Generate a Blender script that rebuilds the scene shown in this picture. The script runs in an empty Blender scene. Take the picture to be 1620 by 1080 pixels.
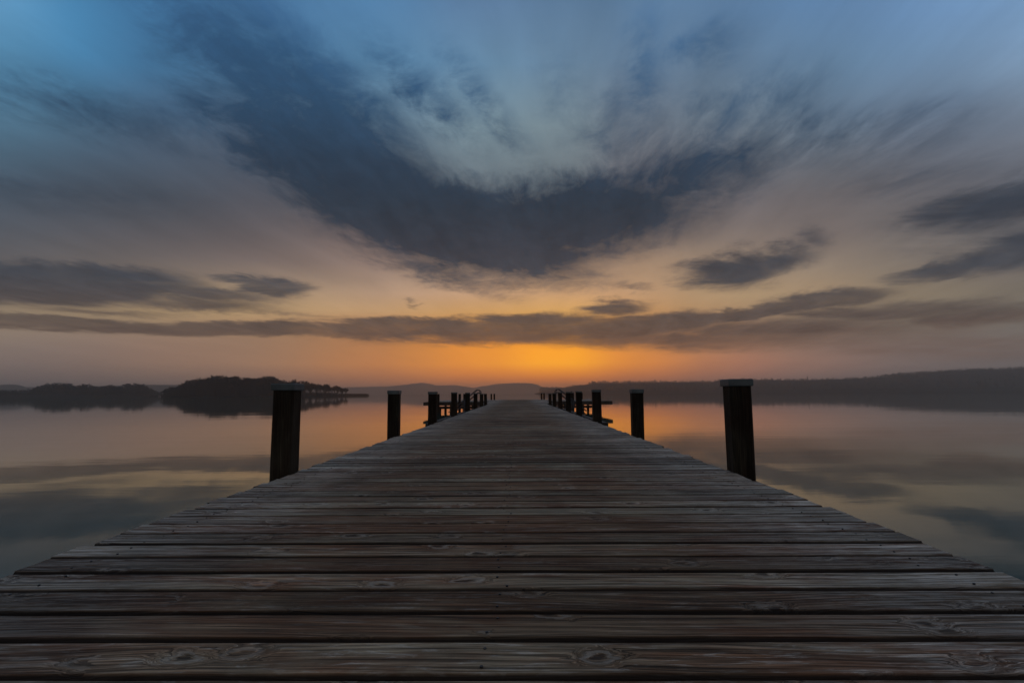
import bpy, bmesh, math, random
from mathutils import Vector, Matrix, Euler, noise

random.seed(7)
SC = bpy.context.scene
COL = SC.collection
R = math.radians

# ------------------------------------------------------------------ camera
DECK_Z = 0.80                     # top of the decking above the water
EYE = 0.553                       # camera height above the decking
FPX = 810.0                       # focal length in photo pixels (1620 wide)
cam_d = bpy.data.cameras.new("camera")
cam_d.lens = 18.0
cam_d.sensor_width = 36.0
cam_d.clip_start = 0.02
cam_d.clip_end = 30000
cam = bpy.data.objects.new("camera", cam_d)
COL.objects.link(cam)
CAM_ROT = (Matrix.Rotation(0.0123, 3, 'Z') @ Matrix.Rotation(R(90 + 5.82), 3, 'X')
           @ Matrix.Rotation(-0.0068, 3, 'Z'))
CAM_LOC = Vector((0, 0, DECK_Z + EYE))
cam.matrix_world = Matrix.Translation(CAM_LOC) @ CAM_ROT.to_4x4()
SC.camera = cam

SC.render.engine = 'CYCLES'
SC.view_settings.view_transform = 'Standard'
SC.view_settings.look = 'None'
SC.view_settings.exposure = 0.0
SC.view_settings.gamma = 1.0
SC.cycles.use_denoising = True
SC.cycles.volume_bounces = 1
SC.cycles.max_bounces = 8
SC.cycles.caustics_reflective = False


def px_dir(x, y):
    """world direction seen at photo pixel (x, y) - used to measure where things stand"""
    return (CAM_ROT @ Vector(((x - 810) / FPX, (540 - y) / FPX, -1))).normalized()


def dir_st(d):
    return d.x / (1 + d.y), d.z / (1 + d.y)


def st_dir(s, t):
    k = s * s + t * t
    return Vector((2 * s, 1 - k, 2 * t)) / (1 + k)


def dir_px(d):
    v = CAM_ROT.transposed() @ d
    return 810 + FPX * v.x / -v.z, 540 - FPX * v.y / -v.z


def lin(c):
    return tuple(((v / 255) / 12.92 if v <= 10 else (((v / 255) + 0.055) / 1.055) ** 2.4) for v in c)


# ------------------------------------------------------------------ node helpers
class NT:
    def __init__(self, tree):
        self.t = tree
        self.n = tree.nodes
        self.l = tree.links

    def node(self, kind, **kw):
        nd = self.n.new(kind)
        for k, v in kw.items():
            setattr(nd, k, v)
        return nd

    def put(self, sock, v):
        if isinstance(v, bpy.types.NodeSocket):
            self.l.new(v, sock)
        elif v is not None:
            try:
                sock.default_value = v
            except TypeError:
                sock.default_value = (v, v, v)

    def m(self, op, a, b=None, c=None, clamp=False):
        nd = self.node('ShaderNodeMath', operation=op, use_clamp=clamp)
        self.put(nd.inputs[0], a)
        if b is not None: self.put(nd.inputs[1], b)
        if c is not None: self.put(nd.inputs[2], c)
        return nd.outputs[0]

    def v(self, op, a, b=None, s=None):
        nd = self.node('ShaderNodeVectorMath', operation=op)
        self.put(nd.inputs[0], a)
        if b is not None: self.put(nd.inputs[1], b)
        if s is not None: self.put(nd.inputs['Scale'], s)
        return nd.outputs['Value'] if op in ('LENGTH', 'DOT_PRODUCT', 'DISTANCE') else nd.outputs['Vector']

    def xyz(self, x, y, z):
        nd = self.node('ShaderNodeCombineXYZ')
        for i, q in enumerate((x, y, z)):
            self.put(nd.inputs[i], q)
        return nd.outputs[0]

    def sep(self, v):
        nd = self.node('ShaderNodeSeparateXYZ')
        self.l.new(v, nd.inputs[0])
        return nd.outputs[0], nd.outputs[1], nd.outputs[2]

    def rng(self, v, a, b, c, d, smooth=True):
        nd = self.node('ShaderNodeMapRange', interpolation_type='SMOOTHSTEP' if smooth else 'LINEAR')
        self.put(nd.inputs[0], v)
        for i, q in enumerate((a, b, c, d)):
            self.put(nd.inputs[i + 1], q)
        return nd.outputs[0]

    def noise(self, vec, scale, detail=4, rough=0.5, dist=0.0, lac=2.0):
        nd = self.node('ShaderNodeTexNoise')
        self.put(nd.inputs['Vector'], vec)
        nd.inputs['Scale'].default_value = scale
        nd.inputs['Detail'].default_value = detail
        nd.inputs['Roughness'].default_value = rough
        nd.inputs['Lacunarity'].default_value = lac
        nd.inputs['Distortion'].default_value = dist
        return nd

    def ramp(self, fac, stops, mode='LINEAR'):
        nd = self.node('ShaderNodeValToRGB')
        cr = nd.color_ramp
        cr.interpolation = mode
        while len(cr.elements) > 1:
            cr.elements.remove(cr.elements[-1])
        cr.elements[0].position = stops[0][0]
        cr.elements[0].color = tuple(stops[0][1]) + (1,)
        for p, c in stops[1:]:
            e = cr.elements.new(p)
            e.color = tuple(c) + (1,)
        self.put(nd.inputs[0], fac)
        return nd.outputs[0]

    def mix(self, f, a, b, kind='MIX'):
        nd = self.node('ShaderNodeMix', data_type='RGBA', blend_type=kind)
        self.put(nd.inputs['Factor'], f)
        self.put(nd.inputs[6], a if not isinstance(a, tuple) else tuple(a) + (1,))
        self.put(nd.inputs[7], b if not isinstance(b, tuple) else tuple(b) + (1,))
        return nd.outputs[2]


# ------------------------------------------------------------------ world: dusk sky
world = bpy.data.worlds.new("World")
SC.world = world
world.use_nodes = True
wt = world.node_tree
wt.nodes.clear()
N = NT(wt)

# colours of the open sky by direction (given where they stand in the photo, stored by direction)
GX = [0, 100, 250, 400, 600, 750, 890, 1000, 1150, 1300, 1450, 1620]
GRID = [
    (-120, [(105,160,205),(80,140,190),(72,125,175),(78,128,175),(90,135,180),(100,130,170),(105,135,172),(105,138,178),(105,140,185),(110,148,195),(120,160,205),(130,170,215)]),
    (0,   [(98,160,205),(76,146,196),(68,126,176),(76,126,172),(85,135,180),(98,132,170),(100,134,168),(100,136,172),(98,136,176),(102,142,186),(110,150,196),(128,168,212)]),
    (100, [(88,148,188),(74,138,184),(70,124,168),(75,122,162),(92,140,178),(110,150,182),(116,148,176),(110,138,166),(106,134,162),(110,144,176),(116,150,184),(140,172,206)]),
    (200, [(94,138,166),(84,120,148),(82,106,132),(86,106,130),(105,132,154),(138,164,176),(146,168,178),(118,128,142),(124,140,154),(114,134,154),(118,134,156),(128,140,158)]),
    (300, [(82,98,116),(86,98,114),(86,96,110),(92,96,108),(102,106,116),(124,136,144),(132,142,148),(120,116,122),(122,118,124),(128,122,124),(124,120,124),(120,120,128)]),
    (370, [(92,96,104),(98,98,104),(104,100,104),(114,105,106),(134,116,112),(148,126,118),(150,130,116),(144,126,116),(150,134,126),(138,124,118),(128,120,116),(122,118,118)]),
    (420, [(108,102,102),(112,104,100),(122,110,104),(140,122,114),(162,136,122),(176,146,122),(184,150,122),(188,152,120),(182,154,126),(164,144,124),(142,128,114),(130,120,112)]),
    (465, [(132,118,104),(140,124,106),(162,140,114),(184,156,122),(204,168,138),(226,180,140),(240,186,132),(222,174,130),(200,168,128),(180,152,120),(150,134,112),(130,120,106)]),
    (492, [(156,136,110),(166,142,112),(188,158,118),(206,170,124),(214,170,122),(232,176,110),(246,186,104),(226,168,106),(190,152,112),(152,130,106),(136,122,102),(116,108,98)]),
    (515, [(140,122,104),(142,122,102),(152,126,100),(168,132,98),(194,138,88),(222,152,74),(240,166,66),(216,148,78),(164,126,96),(130,112,96),(118,106,94),(106,99,92)]),
    (540, [(122,108,98),(126,108,98),(136,110,94),(140,110,88),(172,116,70),(220,136,44),(252,160,22),(206,130,60),(156,112,84),(118,98,88),(106,94,88),(98,92,88)]),
    (575, [(108,94,88),(112,95,86),(126,100,84),(142,108,84),(178,114,62),(224,136,38),(255,167,4),(212,126,44),(158,104,78),(128,98,85),(102,90,86),(92,86,84)]),
    (600, [(98,86,82),(102,87,81),(112,91,79),(124,94,78),(164,102,62),(206,114,42),(226,122,26),(190,106,56),(144,96,78),(112,91,85),(94,85,83),(86,81,81)]),
    (622, [(92,82,80),(96,84,79),(104,86,77),(126,92,74),(160,100,66),(178,104,58),(190,106,50),(168,98,60),(132,92,78),(106,88,83),(90,82,81),(82,78,79)]),
]


def grid_col(x, y):
    x = min(max(x, 0), 1620)
    ys = [g[0] for g in GRID]
    y = min(max(y, ys[0]), ys[-1])
    j = 0
    while j < len(ys) - 2 and y > ys[j + 1]: j += 1
    i = 0
    while i < len(GX) - 2 and x > GX[i + 1]: i += 1
    fx = (x - GX[i]) / (GX[i + 1] - GX[i])
    fy = (y - ys[j]) / (ys[j + 1] - ys[j])
    fx = fx * fx * (3 - 2 * fx) * .5 + fx * .5
    out = []
    for k in range(3):
        a = GRID[j][1][i][k] * (1 - fx) + GRID[j][1][i + 1][k] * fx
        b = GRID[j + 1][1][i][k] * (1 - fx) + GRID[j + 1][1][i + 1][k] * fx
        out.append(a * (1 - fy) + b * fy)
    return tuple(out)


tc = N.node('ShaderNodeTexCoord')
DX, DY, DZ = N.sep(N.v('NORMALIZE', tc.outputs['Generated']))
ZP = N.m('MAXIMUM', DZ, 0.0)
den = N.m('MAXIMUM', N.m('ADD', DY, 1.0), 0.05)
S = N.m('DIVIDE', DX, den)
T = N.m('DIVIDE', ZP, den)

# cloud layer coordinates: a level sheet overhead, drawn out along its own wind
qd = N.m('ADD', ZP, 0.07)
QX = N.m('DIVIDE', DX, qd)
QY = N.m('DIVIDE', DY, qd)
a = R(9)
QA = N.m('ADD', N.m('MULTIPLY', QX, math.cos(a)), N.m('MULTIPLY', QY, -math.sin(a)))   # across wind
QB = N.m('ADD', N.m('MULTIPLY', QX, math.sin(a)), N.m('MULTIPLY', QY, math.cos(a)))    # along wind
n_w = N.noise(N.xyz(QX, QY, 3.0), 0.55, 3, 0.5)
wv = N.v('SUBTRACT', n_w.outputs['Color'], (0.5, 0.5, 0.5))
Q = N.xyz(QA, N.m('MULTIPLY', QB, 0.26), 0.0)
Qw = N.v('ADD', Q, N.v('SCALE', wv, s=0.8))
streak = N.noise(Qw, 1.5, 7, 0.60, 0.3)
fine = N.noise(N.v('ADD', N.xyz(QA, N.m('MULTIPLY', QB, 0.62), 4.0), N.v('SCALE', wv, s=0.8)), 9.0, 9, 0.70, 0.25)

P = N.xyz(S, T, 0.0)
# ragged outlines: the place of every cloud is pushed about by the streaky noise
sw = N.v('SUBTRACT', streak.outputs['Color'], (0.5, 0.5, 0.5))
fw = N.v('SUBTRACT', fine.outputs['Color'], (0.5, 0.5, 0.5))
# low clouds: seen edge-on, drawn out level
lown = N.noise(N.v('ADD', N.xyz(N.m('MULTIPLY', S, 5.0), N.m('MULTIPLY', T, 26.0), 2.0), N.v('SCALE', wv, s=0.5)), 1.6, 8, 0.62, 0.5)
lw = N.v('SUBTRACT', lown.outputs['Color'], (0.5, 0.5, 0.5))
fibre = N.noise(N.v('ADD', N.xyz(N.m('MULTIPLY', QA, 3.0), N.m('MULTIPLY', QB, 0.34), 8.0), N.v('SCALE', wv, s=1.0)), 1.9, 7, 0.62, 0.2)
low = N.rng(T, 0.03, 0.22, 0.10, 1.0)
hi1 = N.rng(T, 0.10, 0.17, 1.0, 0.0)
wamp0 = N.v('MULTIPLY', lw, N.xyz(N.m('MULTIPLY', hi1, 0.10), N.m('MULTIPLY', hi1, 0.020), 0.0))
wamp = N.v('MULTIPLY', N.v('ADD', N.v('SCALE', sw, s=0.050), N.v('SCALE', fw, s=0.036)), N.xyz(low, low, 0.0))
PW = N.v('ADD', N.v('ADD', P, wamp), wamp0)


def blob(lst, out=None):
    for (cx, cy, rx, ry, ang, inner, st) in lst:
        s0, t0 = dir_st(px_dir(cx, cy))
        s1, t1 = dir_st(px_dir(cx + 2, cy))
        sc = math.hypot(s1 - s0, t1 - t0) / 2
        s2, t2 = dir_st(px_dir(cx, cy - 2))
        sy = math.hypot(s2 - s0, t2 - t0) / 2
        rot = math.atan2(t1 - t0, s1 - s0) + R(ang)
        mp = N.node('ShaderNodeMapping', vector_type='TEXTURE')
        mp.inputs['Location'].default_value = (s0, t0, 0)
        mp.inputs['Rotation'].default_value = (0, 0, rot)
        mp.inputs['Scale'].default_value = (rx * sc, ry * sy, 1)
        N.l.new(PW, mp.inputs['Vector'])
        r = N.v('LENGTH', mp.outputs[0])
        b = N.rng(r, 1.0, inner, 0.0, st)
        # soft union
        out = b if out is None else N.m('SMOOTH_MAX', out, b, 0.12)
    return out


HIGH = [  # the great sweep overhead:  x, y, rx, ry, angle, inner, strength
    (470, 130, 420, 150, -42, 0.10, 1.0),
    (560, 272, 380, 135, -30, 0.20, 1.12),
    (720, 360, 350, 105, -14, 0.30, 1.22),
    (900, 345, 320, 115, 6, 0.20, 1.16),
    (1085, 280, 300, 120, 22, 0.0, 0.88),
    (1330, 225, 380, 90, 8, 0.0, 0.42),
    (700, 430, 190, 36, -17, 0.1, 0.75),
    (820, 452, 110, 16, 0, 0.1, 0.62),
    (320, 60, 320, 80, -44, 0.0, 0.55),
    (220, 190, 460, 75, -14, 0.0, 0.46),
    (90, 300, 500, 70, -6, 0.0, 0.34),
    (770, 165, 200, 56, -50, 0.0, 0.46),
    (680, 150, 230, 75, -46, 0.0, 0.50),
    (880, 150, 70, 200, 12, 0.0, 0.26),
    (960, 190, 110, 150, -5, 0.0, 0.38),
    (1110, 70, 130, 70, 20, 0.0, 0.46),
    (1020, 120, 70, 220, 6, 0.0, 0.42),
    (1000, 235, 170, 90, 10, 0.0, 0.42),
    (1270, 190, 130, 60, 15, 0.0, 0.50),
    (1450, 280, 300, 60, 8, 0.0, 0.34),
    (1180, 165, 260, 110, 15, 0.0, 0.42),
    (1050, 240, 130, 80, 0, 0.0, 0.45),
]
LOW = [
    (110, 445, 262, 40, -3, 0.45, 1.0),
    (-140, 455, 280, 44, 0, 0.45, 1.0),
    (300, 462, 210, 16, -8, 0.30, 0.85),
    (405, 451, 96, 25, -9, 0.40, 0.98),
    (300, 480, 230, 18, -5, 0.1, 0.80),
    (180, 491, 240, 11, -3, 0.0, 0.66),
    (60, 511, 380, 17, -3, 0.45, 0.92),
    (400, 521, 300, 15, -1, 0.45, 0.90),
    (640, 520, 230, 21, 0, 0.45, 0.98),
    (820, 522, 230, 28, 2, 0.45, 1.0),
    (965, 486, 72, 20, 3, 0.25, 0.98),
    (1010, 516, 210, 26, 5, 0.40, 1.0),
    (1160, 497, 240, 16, 9, 0.40, 0.95),
    (1300, 472, 130, 20, 6, 0.30, 0.96),
    (1080, 540, 420, 22, 0, 0.2, 0.84),
    (1270, 523, 360, 34, 2, 0.0, 0.84),
    (1440, 494, 270, 24, 0, 0.2, 0.90),
    (1560, 492, 200, 26, 2, 0.2, 0.72),
    (1500, 545, 380, 34, 0, 0.0, 0.55),
    (1165, 428, 124, 38, 6, 0.10, 1.0),
    (1235, 412, 96, 34, 14, 0.05, 0.85),
    (1290, 380, 60, 34, -30, 0.0, 0.55),
    (1500, 352, 170, 36, 8, 0.0, 0.75),
    (1590, 325, 250, 60, 14, 0.05, 0.90),
    (1540, 370, 320, 100, 10, 0.0, 0.42),
    (1500, 430, 120, 20, 12, 0.30, 0.85),
    (1600, 402, 200, 48, 14, 0.12, 0.94),
    (1000, 450, 70, 10, 0, 0.0, 0.5),
    (640, 474, 18, 7, 0, 0.0, 0.6),
    (655, 481, 22, 5, 0, 0.0, 0.55),
    (500, 500, 200, 8, -4, 0.0, 0.5),
    (570, 535, 260, 16, -3, 0.0, 0.40),
]
bh = blob(HIGH)
bl = blob([(a_, b_, c_ * 1.14, d_ * 1.18, e_, f_, g_) for a_, b_, c_, d_, e_, f_, g_ in LOW])
ln_ = N.m('SUBTRACT', lown.outputs[0], 0.5)
fb = N.m('SUBTRACT', fibre.outputs[0], 0.5)
sn = N.m('SUBTRACT', streak.outputs[0], 0.5)
fn = N.m('SUBTRACT', fine.outputs[0], 0.5)
nh = N.m('ADD', N.m('ADD', N.m('MULTIPLY', sn, 0.8), N.m('MULTIPLY', fn, 2.3)), N.m('MULTIPLY', fb, 0.55))
gate_h = N.m('MULTIPLY', N.rng(bh, 0.02, 0.45, 0.0, 1.0), N.rng(T, 0.12, 0.28, 0.45, 1.0))
MH = N.rng(N.m('ADD', bh, N.m('MULTIPLY', nh, gate_h)), 0.02, 0.93, 0.0, 0.97, False)
gate_l = N.rng(bl, 0.02, 0.4, 0.0, 1.0)
nl = N.m('ADD', N.m('MULTIPLY', ln_, 1.5), N.m('MULTIPLY', fn, 0.25))
ML = N.rng(N.m('ADD', bl, N.m('MULTIPLY', nl, gate_l)), -0.02, 1.04, 0.0, 0.95)
MASK = N.m('SUBTRACT', 1.0, N.m('MULTIPLY', N.m('SUBTRACT', 1.0, MH), N.m('SUBTRACT', 1.0, ML)))

# open-sky colour field
SMIN, SMAX = -1.0, 1.0
fs = N.rng(S, SMIN, SMAX, 0.0, 1.0, False)
rows_y = [622, 611, 600, 588, 575, 558, 540, 527, 515, 503, 492, 479, 465, 443, 420, 395, 370, 335, 300, 250, 200, 150, 100, 50, 0, -60, -120]
s_stops = [-1.0, -0.75, -0.55] + [-.44 + .88 * k / 23 for k in range(24)] + [0.55, 0.75, 1.0]
BACK = (102, 96, 92)
def BOOST(y):
    # the sky is brighter beyond the haze than it looks through it
    return 1.0 + .74 * min(1, max(0, (y - 490) / 90))


def tone(c, y):
    g = (c[0] + c[1] + c[2]) / 3
    k = .06 if y < 450 else 0
    f = .955 - .055 * min(1, max(0, (y - 100) / 150)) * min(1, max(0, (430 - y) / 60))
    return tuple((v * (1 - k) + g * k) * f for v in c) if y < 540 else c


field = None
prev_t = None
for ry_ in rows_y:
    _, tj = dir_st(px_dir(820, ry_))
    tj = max(tj, 0.0)
    stops = []
    for s_ in s_stops:
        d = st_dir(s_, tj)
        if abs(s_) > 0.5:
            sg = 0.47 if s_ > 0 else -0.47
            x, y = dir_px(st_dir(sg, tj))
            c = grid_col(x, y)
            k = min(1, (abs(s_) - 0.5) / 0.35)
            c = tuple(c[i] * (1 - k) + BACK[i] * k for i in range(3))
        else:
            x, y = dir_px(d)
            c = grid_col(x, y)
        bst = BOOST(ry_)
        stops.append(((s_ - SMIN) / (SMAX - SMIN), tuple(q * bst for q in lin(tone(c, ry_)))))
    c = N.ramp(fs, stops, 'LINEAR')
    if field is None:
        field = c
    else:
        field = N.mix(N.rng(T, prev_t, tj, 0.0, 1.0, False), field, c)
    prev_t = tj
# towards the zenith and behind: deep dusk blue
field = N.mix(N.rng(T, prev_t, 1.3, 0.0, 1.0), field, lin((128, 124, 122)))

# light wisps in the thin high cloud
wisp = N.m('ADD', 1.0, N.m('MULTIPLY', N.m('ADD', N.m('MULTIPLY', sn, 0.75), N.m('MULTIPLY', fb, 0.32)), N.rng(T, 0.03, 0.2, 0.25, 1.0)))
field = N.v('SCALE', field, s=wisp)

# colour of the dark cloud: brown-grey low, slate in the middle, blue high up
drk = []
for y_, c_ in [(622, (112, 80, 62)), (560, (110, 82, 66)), (535, (94, 76, 66)), (515, (86, 74, 68)), (490, (78, 71, 70)), (455, (62, 66, 74)),
               (400, (51, 56, 66)), (330, (40, 51, 64)), (260, (40, 57, 76)), (180, (44, 72, 100)), (90, (50, 86, 122)), (0, (58, 98, 140)), (-100, (62, 96, 138))]:
    _, tj = dir_st(px_dir(820, y_))
    drk.append((max(tj, 0) / 0.6, lin(c_)))
dark = N.ramp(N.m('DIVIDE', T, 0.6), drk, 'LINEAR')
dark = N.v('SCALE', dark, s=N.m('ADD', 1.0, N.m('ADD', N.m('MULTIPLY', fb, 1.0), N.m('MULTIPLY', fn, 0.9))))
sky = N.mix(MASK, field, dark)
bg = N.node('ShaderNodeBackground')
N.l.new(sky, bg.inputs['Color'])
bg.inputs['Strength'].default_value = 1.0
wo = N.node('ShaderNodeOutputWorld')
N.l.new(bg.outputs[0], wo.inputs['Surface'])
world.cycles.sampling_method = 'MANUAL'
world.cycles.sample_map_resolution = 512

# ------------------------------------------------------------------ object helpers

def tag(o, label=None, cat=None, group=None, kind=None):
    if label: o['label'] = label
    if cat: o['category'] = cat
    if group: o['group'] = group
    if kind: o['kind'] = kind
    return o


def mesh_obj(name, verts, faces, mat, parent=None, smooth=False, attrs=None):
    me = bpy.data.meshes.new(name)
    me.from_pydata(verts, [], faces)
    if attrs:
        for an, vals in attrs.items():
            at = me.attributes.new(an, 'FLOAT', 'POINT')
            at.data.foreach_set('value', vals)
    me.validate()
    me.update()
    if smooth:
        me.polygons.foreach_set('use_smooth', [True] * len(me.polygons))
    if mat: me.materials.append(mat)
    o = bpy.data.objects.new(name, me)
    COL.objects.link(o)
    if parent: o.parent = parent
    return o


def empty(name, loc=(0, 0, 0)):
    o = bpy.data.objects.new(name, None)
    o.location = loc
    COL.objects.link(o)
    return o


class MB:
    def __init__(self):
        self.v = []
        self.f = []

    def box(self, x0, x1, y0, y1, z0, z1, bev=0.0):
        """box with chamfered vertical edges and a chamfered top rim"""
        b = bev
        if b <= 0:
            ring = lambda z, i: [(x0 + i, y0 + i, z), (x1 - i, y0 + i, z), (x1 - i, y1 - i, z), (x0 + i, y1 - i, z)]
            rings = [ring(z0, 0), ring(z1, 0)]
        else:
            def ring(z, i):
                return [(x0 + i + b, y0 + i, z), (x1 - i - b, y0 + i, z), (x1 - i, y0 + i + b, z), (x1 - i, y1 - i - b, z),
                        (x1 - i - b, y1 - i, z), (x0 + i + b, y1 - i, z), (x0 + i, y1 - i - b, z), (x0 + i, y0 + i + b, z)]
            rings = [ring(z0, b * .6), ring(z0 + b, 0), ring(z1 - b, 0), ring(z1, b * .6)]
        self.rings(rings)

    def rings(self, rings, cap=True, closed=True):
        base = len(self.v)
        n = len(rings[0])
        for r in rings:
            self.v += [tuple(p) for p in r]
        for k in range(len(rings) - 1):
            for i in range(n if closed else n - 1):
                j = (i + 1) % n
                self.f.append((base + k * n + i, base + k * n + j, base + (k + 1) * n + j, base + (k + 1) * n + i))
        if cap:
            self.f.append(tuple(base + i for i in reversed(range(n))))
            self.f.append(tuple(base + (len(rings) - 1) * n + i for i in range(n)))

    def tube(self, pts, rad, n=8):
        pts = [Vector(p) for p in pts]
        rings = []
        up = Vector((0, 0, 1))
        for i, p in enumerate(pts):
            d = (pts[min(i + 1, len(pts) - 1)] - pts[max(i - 1, 0)]).normalized()
            ref = Vector((0, 1, 0)) if abs(d.y) < 0.9 else up
            u = d.cross(ref).normalized()
            w = d.cross(u)
            r = rad[i] if isinstance(rad, (list, tuple)) else rad
            rings.append([p + u * r * math.cos(2 * math.pi * k / n) + w * r * math.sin(2 * math.pi * k / n) for k in range(n)])
        self.rings(rings)

    def build(self, name, mat, parent=None, smooth=False):
        return mesh_obj(name, self.v, self.f, mat, parent, smooth)


def new_mat(name):
    m = bpy.data.materials.new(name)
    m.use_nodes = True
    nt = NT(m.node_tree)
    bs = m.node_tree.nodes['Principled BSDF']
    return m, nt, bs


# ------------------------------------------------------------------ materials
# weathered decking boards
def board_material(name, along='X', bright=1.0, wet=0.0):
    m, n, bs = new_mat(name)
    tcn = n.node('ShaderNodeTexCoord')
    x, y, z = n.sep(tcn.outputs['Object'])
    rn = n.node('ShaderNodeAttribute', attribute_name='rnd').outputs['Fac']
    if along == 'Z':
        x, y, z = z, n.m('ADD', x, n.m('MULTIPLY', y, 1.37)), y
    off = n.m('MULTIPLY', rn, 37.0)
    wl = n.node('ShaderNodeTexWhiteNoise', noise_dimensions='1D')
    n.l.new(n.m('MULTIPLY', rn, 317.3), wl.inputs['W'])
    vr = wl.outputs['Value']
    xs = n.m('MULTIPLY', x, n.rng(vr, 0, 1, .45, 1.5, False))
    # knots
    kn = n.noise(n.xyz(n.m('MULTIPLY', x, 9.0), n.m('MULTIPLY', y, 30.0), off), 1.0, 3, 0.6)
    kw = n.v('SCALE', n.v('SUBTRACT', kn.outputs['Color'], (.5, .5, .5)), s=0.24)
    kv = n.v('ADD', n.xyz(n.m('MULTIPLY', x, 2.1), n.m('MULTIPLY', y, 4.6), off), kw)
    vo = n.node('ShaderNodeTexVoronoi', feature='F1', distance='EUCLIDEAN')
    n.l.new(kv, vo.inputs['Vector'])
    vo.inputs['Scale'].default_value = 1.6
    dlt = n.v('SUBTRACT', kv, vo.outputs['Position'])
    dx, dy, dz = n.sep(dlt)
    kr = n.m('POWER', n.m('ADD', n.m('POWER', n.m('MULTIPLY', dx, 1.15), 2.0), n.m('POWER', n.m('MULTIPLY', dy, 0.85), 2.0)), 0.5)
    # only some cells carry a knot
    wn = n.node('ShaderNodeTexWhiteNoise', noise_dimensions='3D')
    n.l.new(vo.outputs['Position'], wn.inputs['Vector'])
    has = n.m('MULTIPLY', n.m('GREATER_THAN', wn.outputs['Value'], 0.66 if along == 'X' else 2.0), n.rng(wn.outputs['Value'], .6, 1.0, .45, 1.0))
    kfield = n.m('MULTIPLY', n.rng(kr, 0.20, 0.02, 0.0, 1.0), has)
    kcore = n.m('MULTIPLY', n.rng(kr, 0.060, 0.028, 0.0, 1.0), has)
    # grain: bends round the knots
    gy = n.m('ADD', n.m('MULTIPLY', y, 95.0), n.m('MULTIPLY', kfield, 9.0))
    bend = n.noise(n.xyz(n.m('MULTIPLY', x, 0.9), n.m('MULTIPLY', y, 2.0), off), 1.0, 2, 0.5)
    gy = n.m('ADD', gy, n.m('MULTIPLY', bend.outputs[0], 11.0))
    g1 = n.noise(n.xyz(n.m('MULTIPLY', xs, 1.4), gy, off), 1.0, 5, 0.62, 0.25)
    g2 = n.noise(n.xyz(n.m('MULTIPLY', x, 5.0), n.m('MULTIPLY', gy, 2.6), n.m('ADD', off, 9.0)), 1.0, 4, 0.6)
    patch = n.noise(n.xyz(n.m('MULTIPLY', x, 1.7), n.m('MULTIPLY', y, 7.0), n.m('ADD', off, 21.0)), 1.0, 5, 0.62, 0.5)
    patch2 = n.noise(n.xyz(n.m('MULTIPLY', xs, 7.5), n.m('MULTIPLY', y, 48.0), n.m('ADD', off, 3.0)), 1.0, 6, 0.7, 0.9)
    blot = n.noise(n.xyz(n.m('MULTIPLY', x, 0.9), n.m('MULTIPLY', y, 0.55), 1.0), 1.0, 5, 0.65, 0.6)
    # colours
    t1 = n.mix(rn, (0.195, 0.113, 0.062), (0.275, 0.232, 0.160))
    t2 = n.mix(n.rng(patch.outputs[0], 0.38, 0.64, 0.0, 1.0), t1, (0.165, 0.078, 0.040))
    t3 = n.mix(n.m('MULTIPLY', n.rng(patch2.outputs[0], 0.52, 0.68, 0.0, 1.0), n.rng(vr, 0, 1, .25, .85, False)), t2, (0.46, 0.41, 0.35))
    # crowded grey bleaching towards the board ends
    ex = n.rng(n.m('ABSOLUTE', n.m('ADD', x, 0.066)), 0.6, 1.5, 0.0, 1.0)
    blch = n.m('MULTIPLY', ex, n.rng(n.m('ADD', patch2.outputs[0], n.m('MULTIPLY', g1.outputs[0], 0.5)), 0.62, 0.86, 0.0, 0.85))
    if along == 'X':
        t3 = n.mix(blch, t3, (0.46, 0.41, 0.355))
    gg = n.rng(g1.outputs[0], 0.33, 0.63, 0.22, 1.28, False)
    g3 = n.rng(g2.outputs[0], 0.34, 0.66, 0.40, 1.42, False)
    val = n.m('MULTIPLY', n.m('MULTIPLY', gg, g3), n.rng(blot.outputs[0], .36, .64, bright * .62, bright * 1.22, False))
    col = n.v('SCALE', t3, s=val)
    # cracks / checks
    cr = n.noise(n.xyz(n.m('MULTIPLY', x, 0.9), n.m('MULTIPLY', gy, 1.5), n.m('ADD', off, 55.0)), 1.0, 2, 0.4)
    crm = n.m('MULTIPLY', n.rng(cr.outputs[0], 0.30, 0.26, 0.0, 1.0), 0.85)
    col = n.mix(crm, col, (0.012, 0.009, 0.008))
    ring = n.m('MULTIPLY', n.rng(n.m('ABSOLUTE', n.m('SUBTRACT', kr, 0.085)), 0.038, 0.002, 0.0, 1.0), has)
    col = n.mix(n.m('MULTIPLY', ring, 0.42), col, (0.46, 0.41, 0.35))
    col = n.mix(n.m('MULTIPLY', kcore, 0.8), col, (0.018, 0.012, 0.010))
    # shade of the gaps, painted dark into the colour of the board edges
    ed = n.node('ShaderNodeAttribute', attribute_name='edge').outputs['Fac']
    gap_shade = n.rng(n.m('ADD', ed, n.m('MULTIPLY', n.m('SUBTRACT', g2.outputs[0], 0.5), 0.5)), 0.35, 0.80, 0.0, 0.95)
    col = n.mix(gap_shade, col, (0.016, 0.011, 0.009))
    # board to board differences
    wb = n.node('ShaderNodeTexWhiteNoise', noise_dimensions='1D')
    n.l.new(n.m('MULTIPLY', rn, 913.7), wb.inputs['W'])
    col = n.v('SCALE', col, s=n.rng(wb.outputs['Value'], 0.0, 1.0, 0.60, 1.30, False))
    n.l.new(col, bs.inputs['Base Color'])
    bs.inputs['Roughness'].default_value = 0.72 - wet
    bs.inputs['Specular IOR Level'].default_value = 0.15
    hgt = n.m('ADD', n.m('ADD', g1.outputs[0], n.m('MULTIPLY', g2.outputs[0], 0.4)), n.m('MULTIPLY', crm, -1.2))
    hgt = n.m('ADD', hgt, n.m('MULTIPLY', kcore, -0.8))
    bp = n.node('ShaderNodeBump')
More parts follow.
